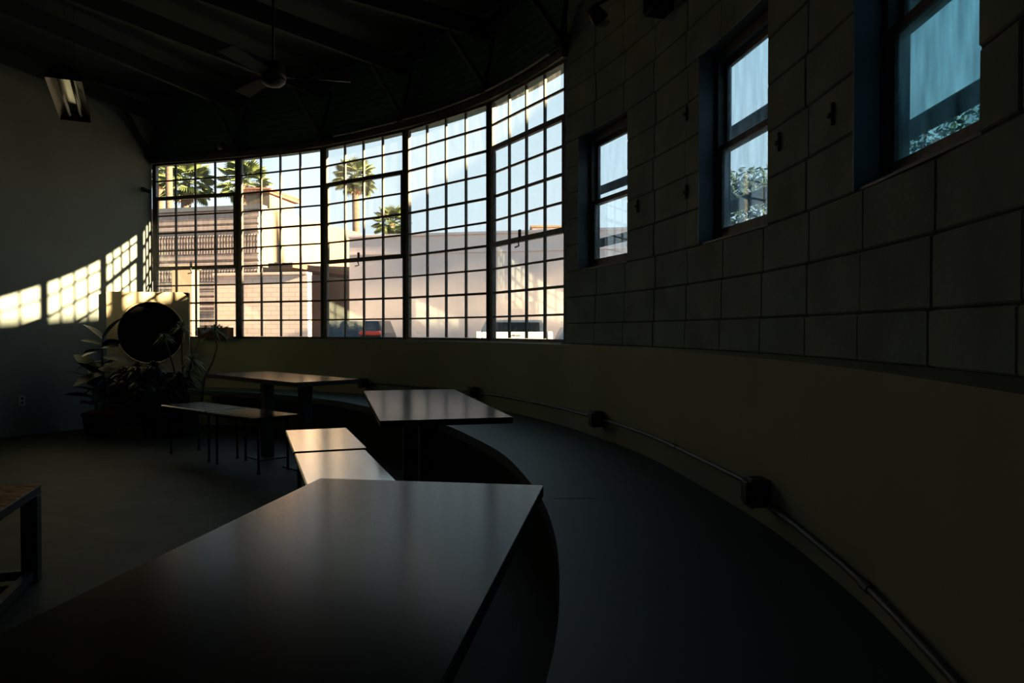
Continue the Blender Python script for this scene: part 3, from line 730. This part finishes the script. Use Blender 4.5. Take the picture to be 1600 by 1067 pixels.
# wall outlet
t = 1.92; q = CORN+LD*t+Vector((.839, -.544))*.004
r = empty('wall_outlet', V2(q, EYE-.975), math.atan2(LD.y, LD.x)+PI); tag(r, 'white wall outlet on the left wall above the baseboard', 'outlet')
MB().box((0, 0, 0), (.085, .008, .14), bev=.003).build('cover_plate', M['white'], r)
for z in (-.03, .03): MB().box((0, -.006, z), (.036, .006, .03), bev=.002).build('socket', M['box'], r)
# small metal clips on the block wall between the windows
CL = [((1.03, 6.02), 1.02, 'small metal clip on the blocks just right of the first sash window'), ((1.24, 5.19), 1.53, 'upper small clip left of the middle sash window'),
      ((1.24, 5.19), .98, 'lower small clip left of the middle sash window'), ((1.42, 3.90), 1.0, 'small clip on the blocks just right of the middle sash window'),
      ((1.437, 3.30), .97, 'small clip on the blocks just left of the largest sash window')]
for pt, zz, lb in CL:
    t_ = W.find(pt); q = W.at(t_)-W.nrm(t_)*.004; d = W.tan(t_)
    r = empty('wall_clip', V2(q, EYE+zz), math.atan2(d.y, d.x)); tag(r, lb, 'clip', 'metal clips on the block wall')
    MB().box((0, -.006, 0), (.012, .012, .10)).build('plate', M['mortar'], r); MB().box((-.022, -.008, 0), (.034, .018, .022), bev=.004).build('tab', M['topedge'], r)

# ------------------------------------------------------------------ outside
mb = MB(); mb.box((0, 40, -.13), (240, 200, .1)); tag(mb.build('ground', M['asphalt']), kind='structure')
def wallq(mbx, a, b, th, z0, z1):
    a, b = Vector(a), Vector(b); d = (b-a).normalized(); n = Vector((-d.y, d.x))*th
    return mbx.prism([tuple(a), tuple(b), tuple(b+n), tuple(a+n)], z0, z1)
# brown-sided building with cream sunlit flank
r = empty('stucco_building', (0, 0, 0)); tag(r, 'building across the street with brown lap siding front and bright cream sunlit side', 'building')
A0, A1, A2 = (-14.5, 25.4), (-8.2, 23.9), (-6.25, 30.6)
zr = EYE+4.06
wallq(MB(), A0, A1, .3, -.08, zr-.12).build('siding_wall', M['siding'], r)
wallq(MB(), (-8.19, 23.95), A2, .3, -.08, zr).build('side_wall', M['stuccoc'], r)
mb = MB(); wallq(mb, (-14.5, 25.32), (-8.12, 23.80), .4, zr-.10, zr+.04); mb.build('roof_fascia', M['fascia'], r)
# corrugated band and lap boards on the front
d = (Vector(A1)-Vector(A0)).normalized(); nn = Vector((d.y, -d.x)); LL = (Vector(A1)-Vector(A0)).length
for z in (.75, 1.0, 1.25, 1.5, 2.15, 2.4, 3.35, 3.6):
    c = Vector(A0)+d*LL/2+nn*.02; MB().box(V2(c, EYE+z), (LL, .04, .2), rz=math.atan2(d.y, d.x), bev=.015).build('siding_board', M['siding'], r)
for z0, z1 in ((1.65, 2.0), (2.55, 3.15)):
    mb = MB()
    for k in range(60):
        c = Vector(A0)+d*(LL*(k+.5)/60)+nn*.02; mb.box(V2(c, EYE+(z0+z1)/2), (.055, .05, z1-z0), rz=math.atan2(d.y, d.x))
    o = mb.build('batten_band', M['siding'], r); o['kind'] = 'stuff'
# eave along the side wall
MB().bar((-7.45, 23.7, EYE+2.12), (-6.1, 28.4, EYE+2.12), .9, .16).build('side_eave', M['eave'], r)
# small tiled tower behind the roof edge
mb = MB(); cap = [(-9.0, 25.0), (-8.15, 24.8), (-7.85, 26.6), (-8.7, 26.8)]
mb.prism(cap, zr-.3, EYE+4.62); mb.build('tower', M['stuccoc'], r)
mb = MB(); mb.prism([(-9.15, 24.85), (-8.08, 24.62), (-7.68, 26.75), (-8.75, 26.95)], EYE+4.62, EYE+4.72); mb.build('tower_roof', M['tile'], r)
mb = MB()
for k in range(9): p = Vector((-9.12, 24.84)).lerp(Vector((-8.08, 24.62)), k/8); mb.tube([V2(p, EYE+4.73), V2(p+Vector((.35, 1.9)), EYE+4.76)], .06, 6)
for k in range(11): p = Vector((-8.06, 24.66)).lerp(Vector((-7.68, 26.7)), k/10); mb.tube([V2(p, EYE+4.73), V2(p+Vector((-.9, .2)), EYE+4.78)], .06, 6)
o = mb.build('roof_tiles', M['tile'], r); o['kind'] = 'stuff'
# low brick wall in front
r = empty('brick_garden_wall', (0, 0, 0)); tag(r, 'low pinkish brick wall across the street below the cream building side', 'wall')
mb = MB(); wallq(mb, (-9.3, 23.0), (-6.2, 22.35), .25, -.08, EYE+1.72); mb.build('wall_body', M['brick'], r)
mb = MB(); mb.box((-7.74, 22.78, EYE+1.76), (3.2, .34, .08), rz=-.2067, bev=.01); mb.build('coping', M['brick'], r)
# pillar and gate left
r = empty('gate_pillar', (-9.75, 22.0, -.08)); tag(r, 'bright cream pillar across the street behind the leftmost window section', 'pillar')
MB().box((0, 0, 1.7), (.62, .5, 3.4), bev=.02).build('shaft', M['stuccoc'], r); MB().box((0, 0, 3.44), (.74, .6, .1), bev=.02).build('cap', M['stuccoc'], r)
r = empty('slat_fence', (-12.2, 21.6, -.08)); tag(r, 'slatted fence beside the cream pillar across the street', 'fence')
sm = MB().box((0, 0, 0), (.07, .04, 3.0)).mesh('slat', M['stuccop'])
for k in range(14): inst('slat', sm, r, (-.9+k*.2, 0, 1.5))
for z in (.3, 2.9): MB().box((.4, .04, z), (2.7, .04, .08)).build('fence_rail', M['stuccop'], r)
# shrub behind fence
def bush(name, c, rad, label, n=420, cat='shrub', mt='bush', lf=.16, trunk=True):
    r = empty(name, c); tag(r, label, cat)
    mb = MB()
    for i in range(n):
        v = Vector((random.gauss(0, 1), random.gauss(0, 1), random.gauss(0, 1))).normalized()*random.uniform(.6, 1)
        p = Vector((v.x*rad[0], v.y*rad[1], rad[3]+v.z*rad[2]))
        a = Vector((random.uniform(-1, 1), random.uniform(-1, 1), random.uniform(-1, 1))).normalized(); b = a.orthogonal().normalized()
        mb.add([p-a*lf*.5, p+b*lf*.22, p+a*lf*.5, p-b*lf*.22], [(0, 1, 2, 3)])
    o = mb.build('foliage', M[mt], r); o['kind'] = 'stuff'
    if trunk: MB().tube([(0, 0, 0), (.05, 0, rad[3]*.6), (0, 0, rad[3])], [.12, .09, .05], 7).build('trunk', M['trunk'], r, True)
    return r
bush('hedge', (-11.2, 22.6, -.08), (1.2, .5, 1.0, 1.9), 'sunlit green shrub low behind the leftmost panes')
bush('tree', (5.7, 17.4, -.08), (2.0, 1.8, 1.5, 3.9), 'dark green tree beyond the second sash window', 5200, 'tree', 'treeleaf', .2)
bush('tree', (10.6, 17.0, -.08), (2.4, 2.2, 2.6, 4.2), 'tall dark tree beyond the largest sash window', 6500, 'tree', 'treeleaf', .22)
# pink stucco building
r = empty('pink_building', (0, 0, 0)); tag(r, 'long pale pink stucco building across the street behind the right half of the big window', 'building')
zp = EYE+3.03
wallq(MB(), (-5.3, 24.0), (7.2, 21.2), .4, -.08, zp).build('wall_body', M['stuccop'], r)
mb = MB(); wallq(mb, (-5.0, 24.42), (-4.7, 31), .3, -.08, zp); mb.build('side_wall', M['stuccop'], r)
MB().box((1.0, 22.77, zp+.04), (12.9, .5, .08), rz=-.2204, bev=.01).build('parapet_cap', M['stuccop'], r)
MB().box((.92, 22.58, EYE+2.5), (12.7, .05, .06), rz=-.2204).build('string_course', M['stuccop'], r)
r = empty('far_roof_block', (3.1, 38, -.08)); tag(r, 'small flat-roofed block rising above the pink building at the right end', 'building')
MB().box((-.9, 0, 3.3), (2.4, 3, 6.75), bev=.02).build('wall_body', M['stuccop'], r); MB().box((-.9, 0, 6.72), (2.6, 3.2, .12), bev=.02).build('roof_slab', M['stuccoc'], r)
# palms
def fan_leaf():
    mb = MB(); mb.tube([(0, 0, 0), (.45, 0, .03), (.8, 0, 0)], [.02, .015, .012], 5)
    nb = 15
    for k in range(nb):
        a = (k/(nb-1)-.5)*2.5; L = .75-.18*abs(a); c = Vector((.72, 0, 0)); d = Vector((math.cos(a), math.sin(a), 0)); s = Vector((-d.y, d.x, 0))*.045
        tip = c+d*L+Vector((0, 0, -.22*L-.02*abs(a))); mid = c+d*L*.55+Vector((0, 0, .03))
        mb.add([c, mid-s, tip, mid+s], [(0, 1, 2), (0, 2, 3)])
    return mb
FM = fan_leaf().mesh('frond', M['palmleaf']); FD = fan_leaf().mesh('frond', M['palmdead'])
def palm(x, y, zc, R, label, tr=.2, nf=38, lean=0., top=None):
    r = empty('palm_tree', (x, y, -.08)); tag(r, label, 'palm tree', 'palms beyond the far roofs')
    h = top or zc
    pts = [(lean*(1-(k/8))**2, 0, h*k/8) for k in range(9)]
    MB().tube(pts, [tr*1.25]+[tr]*7+[tr*.85], 9).build('trunk', M['trunk'], r, True)
    if zc:
        for k in range(nf):
            az = k*2.399; el = 1.25-2.0*(k/nf)
            inst('frond', FM, r, (0, 0, zc), orient(az, el, random.uniform(-.3, .3)), (R, R, R))
        for k in range(10):
            inst('frond', FD, r, (0, 0, zc-.15), orient(k*.63, -1.1-.1*(k % 3), 0), (R*.62, R*.62, R*.62))
    return r
def at(px, Y): return (px-800)/1150*Y
Y = 44
palm(at(556, Y), Y, EYE+(516-277)*Y/1150, 1.0, 'palm tree with full crown seen through the middle window section', .21, lean=.3)
palm(at(612, 48), 48, EYE+(516-347)*48/1150, .95, 'smaller palm crown just left of the fourth window section', .28)
palm(at(382, 40), 40, EYE+(516-285)*40/1150, 1.1, 'palm whose crown shows across the first window mullion', .26)
palm(at(292, 40), 40, EYE+(516-283)*40/1150, 1.15, 'leafy palm right of the bare trunk, at the leftmost panes', .26)
palm(at(252, 47), 47, EYE+(516-272)*47/1150, .9, 'palm crown half hidden behind the bare trunk at far left', .22)
r = empty('palm_tree', (at(265.5, 34), 34, -.08)); tag(r, 'thick bare palm trunk rising past the top of the leftmost panes', 'palm tree')
MB().tube([(0, 0, 0), (0, 0, 3), (.02, 0, 6), (0, 0, 9), (.05, 0, 12)], [.2, .17, .165, .16, .16], 10).build('trunk', M['trunk'], r, True)
for k in range(24): inst('frond', FM, r, (.05, 0, 12.1), orient(k*2.399, 1.2-1.8*k/24, 0), (1.1, 1.1, 1.1))

# ------------------------------------------------------------------ vehicles
def wheel(parent, x, y, rr=.36):
    w_ = MB().tube([(x, y-.11, rr), (x, y+.11, rr)], rr, 20).build('wheel', M['rubber'], parent, True)
    MB().tube([(x, y-.115, rr), (x, y+.115, rr)], rr*.55, 12).build('hub', M['carsilver'], w_)
def loft(mbx, secs):   # secs: list of (y, half width, z0, z1, half width top)
    vs = []; fs = []
    for y, wb, z0, z1, wt in secs: vs += [(-wb, y, z0), (wb, y, z0), (wb, y, z0+(z1-z0)*.5), (wt, y, z1), (-wt, y, z1), (-wb, y, z0+(z1-z0)*.5)]
    for i in range(len(secs)-1):
        for k in range(6): fs.append((6*i+k, 6*i+(k+1) % 6, 6*i+6+(k+1) % 6, 6*i+6+k))
    fs += [tuple(range(6))[::-1], tuple(range(6*len(secs)-6, 6*len(secs)))]; return mbx.add(vs, fs)
r = empty('suv', (-4.22, 19.2, -.08), 0); tag(r, 'dark blue SUV seen from behind through the middle window section, red tail lamp', 'car')
loft(MB(), [(-.02, .84, .45, 1.15, .82), (.15, .86, .38, 1.2, .84), (3.2, .86, .38, 1.15, .84), (4.2, .8, .4, .95, .7)]).build('body', M['suv'], r)
loft(MB(), [(.12, .82, 1.18, 1.3, .78), (.45, .80, 1.18, 1.82, .66), (2.3, .80, 1.18, 1.85, .66), (3.1, .80, 1.15, 1.2, .76)]).build('cabin', M['suv'], r)
MB().add([(-.68, .13, 1.27), (.68, .13, 1.27), (.60, .40, 1.77), (-.60, .40, 1.77)], [(0, 1, 2, 3)]).build('rear_window', M['carwin'], r)
MB().box((.50, .12, 1.50), (.54, .26, .11), bev=.03).build('tail_lamp', M['red'], r); MB().box((-.74, -.02, 1.2), (.14, .07, .3), bev=.03).build('tail_lamp', M['red'], r)
MB().box((-.30, -.03, 1.30), (.30, .06, .10), bev=.01).build('number_plate', M['plate'], r)
MB().box((.35, -.04, 1.2), (.5, .02, .10), bev=.01).build('badge_strip', M['carsilver'], r)
MB().box((0, -.06, .52), (1.7, .14, .2), bev=.03).build('bumper', M['rubber'], r)
for x, y in ((-.78, .9), (.78, .9), (-.78, 3.3), (.78, 3.3)):
    w_ = MB().tube([(x-.1, y, .36), (x+.1, y, .36)], .36, 20).build('wheel', M['rubber'], r, True)
r = empty('pickup_truck', (.05, 17.2, -.08), 0); tag(r, 'white pickup truck tailgate and cab behind the fifth window section', 'car')
MB().box((0, .04, 1.16), (1.52, .06, .74), bev=.02).build('tailgate', M['carwhite'], r)
MB().box((.08, -.0, 1.46), (.17, .03, .045), bev=.012).build('tailgate_handle', M['carsilver'], r)
mb = MB()
for x in (-.84, .84): mb.box((x, 1.0, 1.13), (.12, 2.0, .82), bev=.02)
mb.box((0, 1.02, .72), (1.56, 1.9, .06)); mb.build('cargo_bed', M['carwhite'], r)
loft(MB(), [(2.02, .9, .5, 1.30, .86), (4.6, .9, .5, 1.25, .84), (5.2, .85, .5, 1.1, .75)]).build('body', M['carwhite'], r)
loft(MB(), [(2.04, .86, 1.31, 1.84, .72), (3.3, .86, 1.31, 1.86, .72), (3.95, .86, 1.26, 1.33, .8)]).build('cabin', M['carwhite'], r)
MB().box((0, 2.02, 1.60), (1.34, .03, .36), bev=.02).build('rear_window', M['carwin'], r)
for x in (-.84, .84): MB().box((x, -.01, 1.22), (.10, .05, .26), bev=.02).build('tail_lamp', M['red'], r)
MB().box((0, -.08, .62), (1.75, .16, .2), bev=.03).build('bumper', M['carsilver'], r)
for x, y in ((-.8, 1.0), (.8, 1.0), (-.8, 4.2), (.8, 4.2)): MB().tube([(x-.11, y, .38), (x+.11, y, .38)], .38, 20).build('wheel', M['rubber'], r, True)
r = empty('silver_car', (1.92, 18.0, -.08), 0); tag(r, 'silver hatchback partly hidden by the block wall, right of the white pickup', 'car')
loft(MB(), [(-.02, .8, .4, 1.05, .78), (.2, .84, .35, 1.05, .8), (3.0, .84, .35, 1.0, .8), (3.9, .78, .38, .85, .7)]).build('body', M['carsilver'], r)
loft(MB(), [(.1, .8, 1.03, 1.2, .76), (.7, .78, 1.03, 1.62, .6), (2.0, .78, 1.03, 1.66, .6), (2.9, .78, 1.0, 1.05, .74)]).build('cabin', M['carsilver'], r)
MB().add([(-.66, .12, 1.14), (.66, .12, 1.14), (.56, .62, 1.58), (-.56, .62, 1.58)], [(0, 1, 2, 3)]).build('rear_window', M['carwin'], r)
for x in (-.7, .7): MB().box((x, -.02, .9), (.16, .06, .2), bev=.02).build('tail_lamp', M['red'], r)
for x, y in ((-.74, .8), (.74, .8), (-.74, 3.1), (.74, 3.1)): MB().tube([(x-.1, y, .33), (x+.1, y, .33)], .33, 20).build('wheel', M['rubber'], r, True)

# ------------------------------------------------------------------ neighbour and added sun mask outside the frame on the sunny side
SD = Vector((-.9604, .2785)); TD = Vector((.2785, .9604))
def sp(s, t): return SD*s+TD*t
EZ = EYE+2.81+.289*12
r = empty('sunny_side_building', (0, 0, 0)); tag(r, 'plain flat-roofed neighbouring building on the sunny side, outside the photo', 'building')
mb = MB(); mb.prism([tuple(sp(-12, -14)), tuple(sp(-12, 12)), tuple(sp(-20, 12)), tuple(sp(-20, -14))][::-1], -.08, EZ); mb.build('wall_body', M['neigh'], r)
mb = MB(); mb.prism([tuple(sp(-11.98, -14)), tuple(sp(-11.98, 12)), tuple(sp(-20, 12)), tuple(sp(-20, -14))][::-1], EZ, EZ+.1); mb.build('roof_cap', M['neigh'], r)
# added unseen mask, cut to shade the pink wall and pass bars of sun
r = empty('sun_mask', (0, 0, 0)); tag(r, 'added out-of-view mask with diagonal bars, shaped to cast sun bars on the pink building', 'structure')
def pj(X, z):        # point on the mask plane in line with wall point X and height z, along the sun
    p = Vector((X, 24.0-.224*(X+5.3))); s = p.dot(SD); t = p.dot(TD); k = (s+16); q = sp(-16, t); return V2(q, EYE+z+k*.289)
tn = V2(SD, 0)
def plate(pts, nm):
    vs = [p for p in pts]+[p-tn*.06 for p in pts]; n = len(pts)
    MB().add(vs, [tuple(range(n)), tuple(range(n, 2*n))[::-1]]+[(i, (i+1) % n, n+(i+1) % n, n+i) for i in range(n)]).build(nm, M['neigh'], r)
plate([pj(-5.6, 1.35), pj(-3.2, 1.2), pj(-2.8, 1.95), pj(-.6, 1.35), pj(.4, 1.3), pj(.8, 2.1), pj(3, 1.4), pj(9, 1.4), pj(9, 5.5), pj(-5.6, 5.5)], 'mask_top')
lo = [pj(-5.6, .12), pj(9, .12)]; plate([lo[0], lo[1], V2((lo[1].x, lo[1].y), -.08), V2((lo[0].x, lo[0].y), -.08)], 'mask_base')
for X, wd in ((-4.6, .35), (-3.1, .12), (-2.2, .12), (-1.0, .5), (.2, .12), (2.0, .45), (4.5, .4), (6, 1.2)):
    plate([pj(X, .1), pj(X+wd, .1), pj(X+wd, 2.0), pj(X, 2.0)], 'upright')
for X in (-5.2, -3.6, -1.9, 0.0, 1.6, 3.4):
    plate([pj(X, 1.6), pj(X+.02, 1.7), pj(X+2.6, .55), pj(X+2.6, .45)], 'mask_bar')
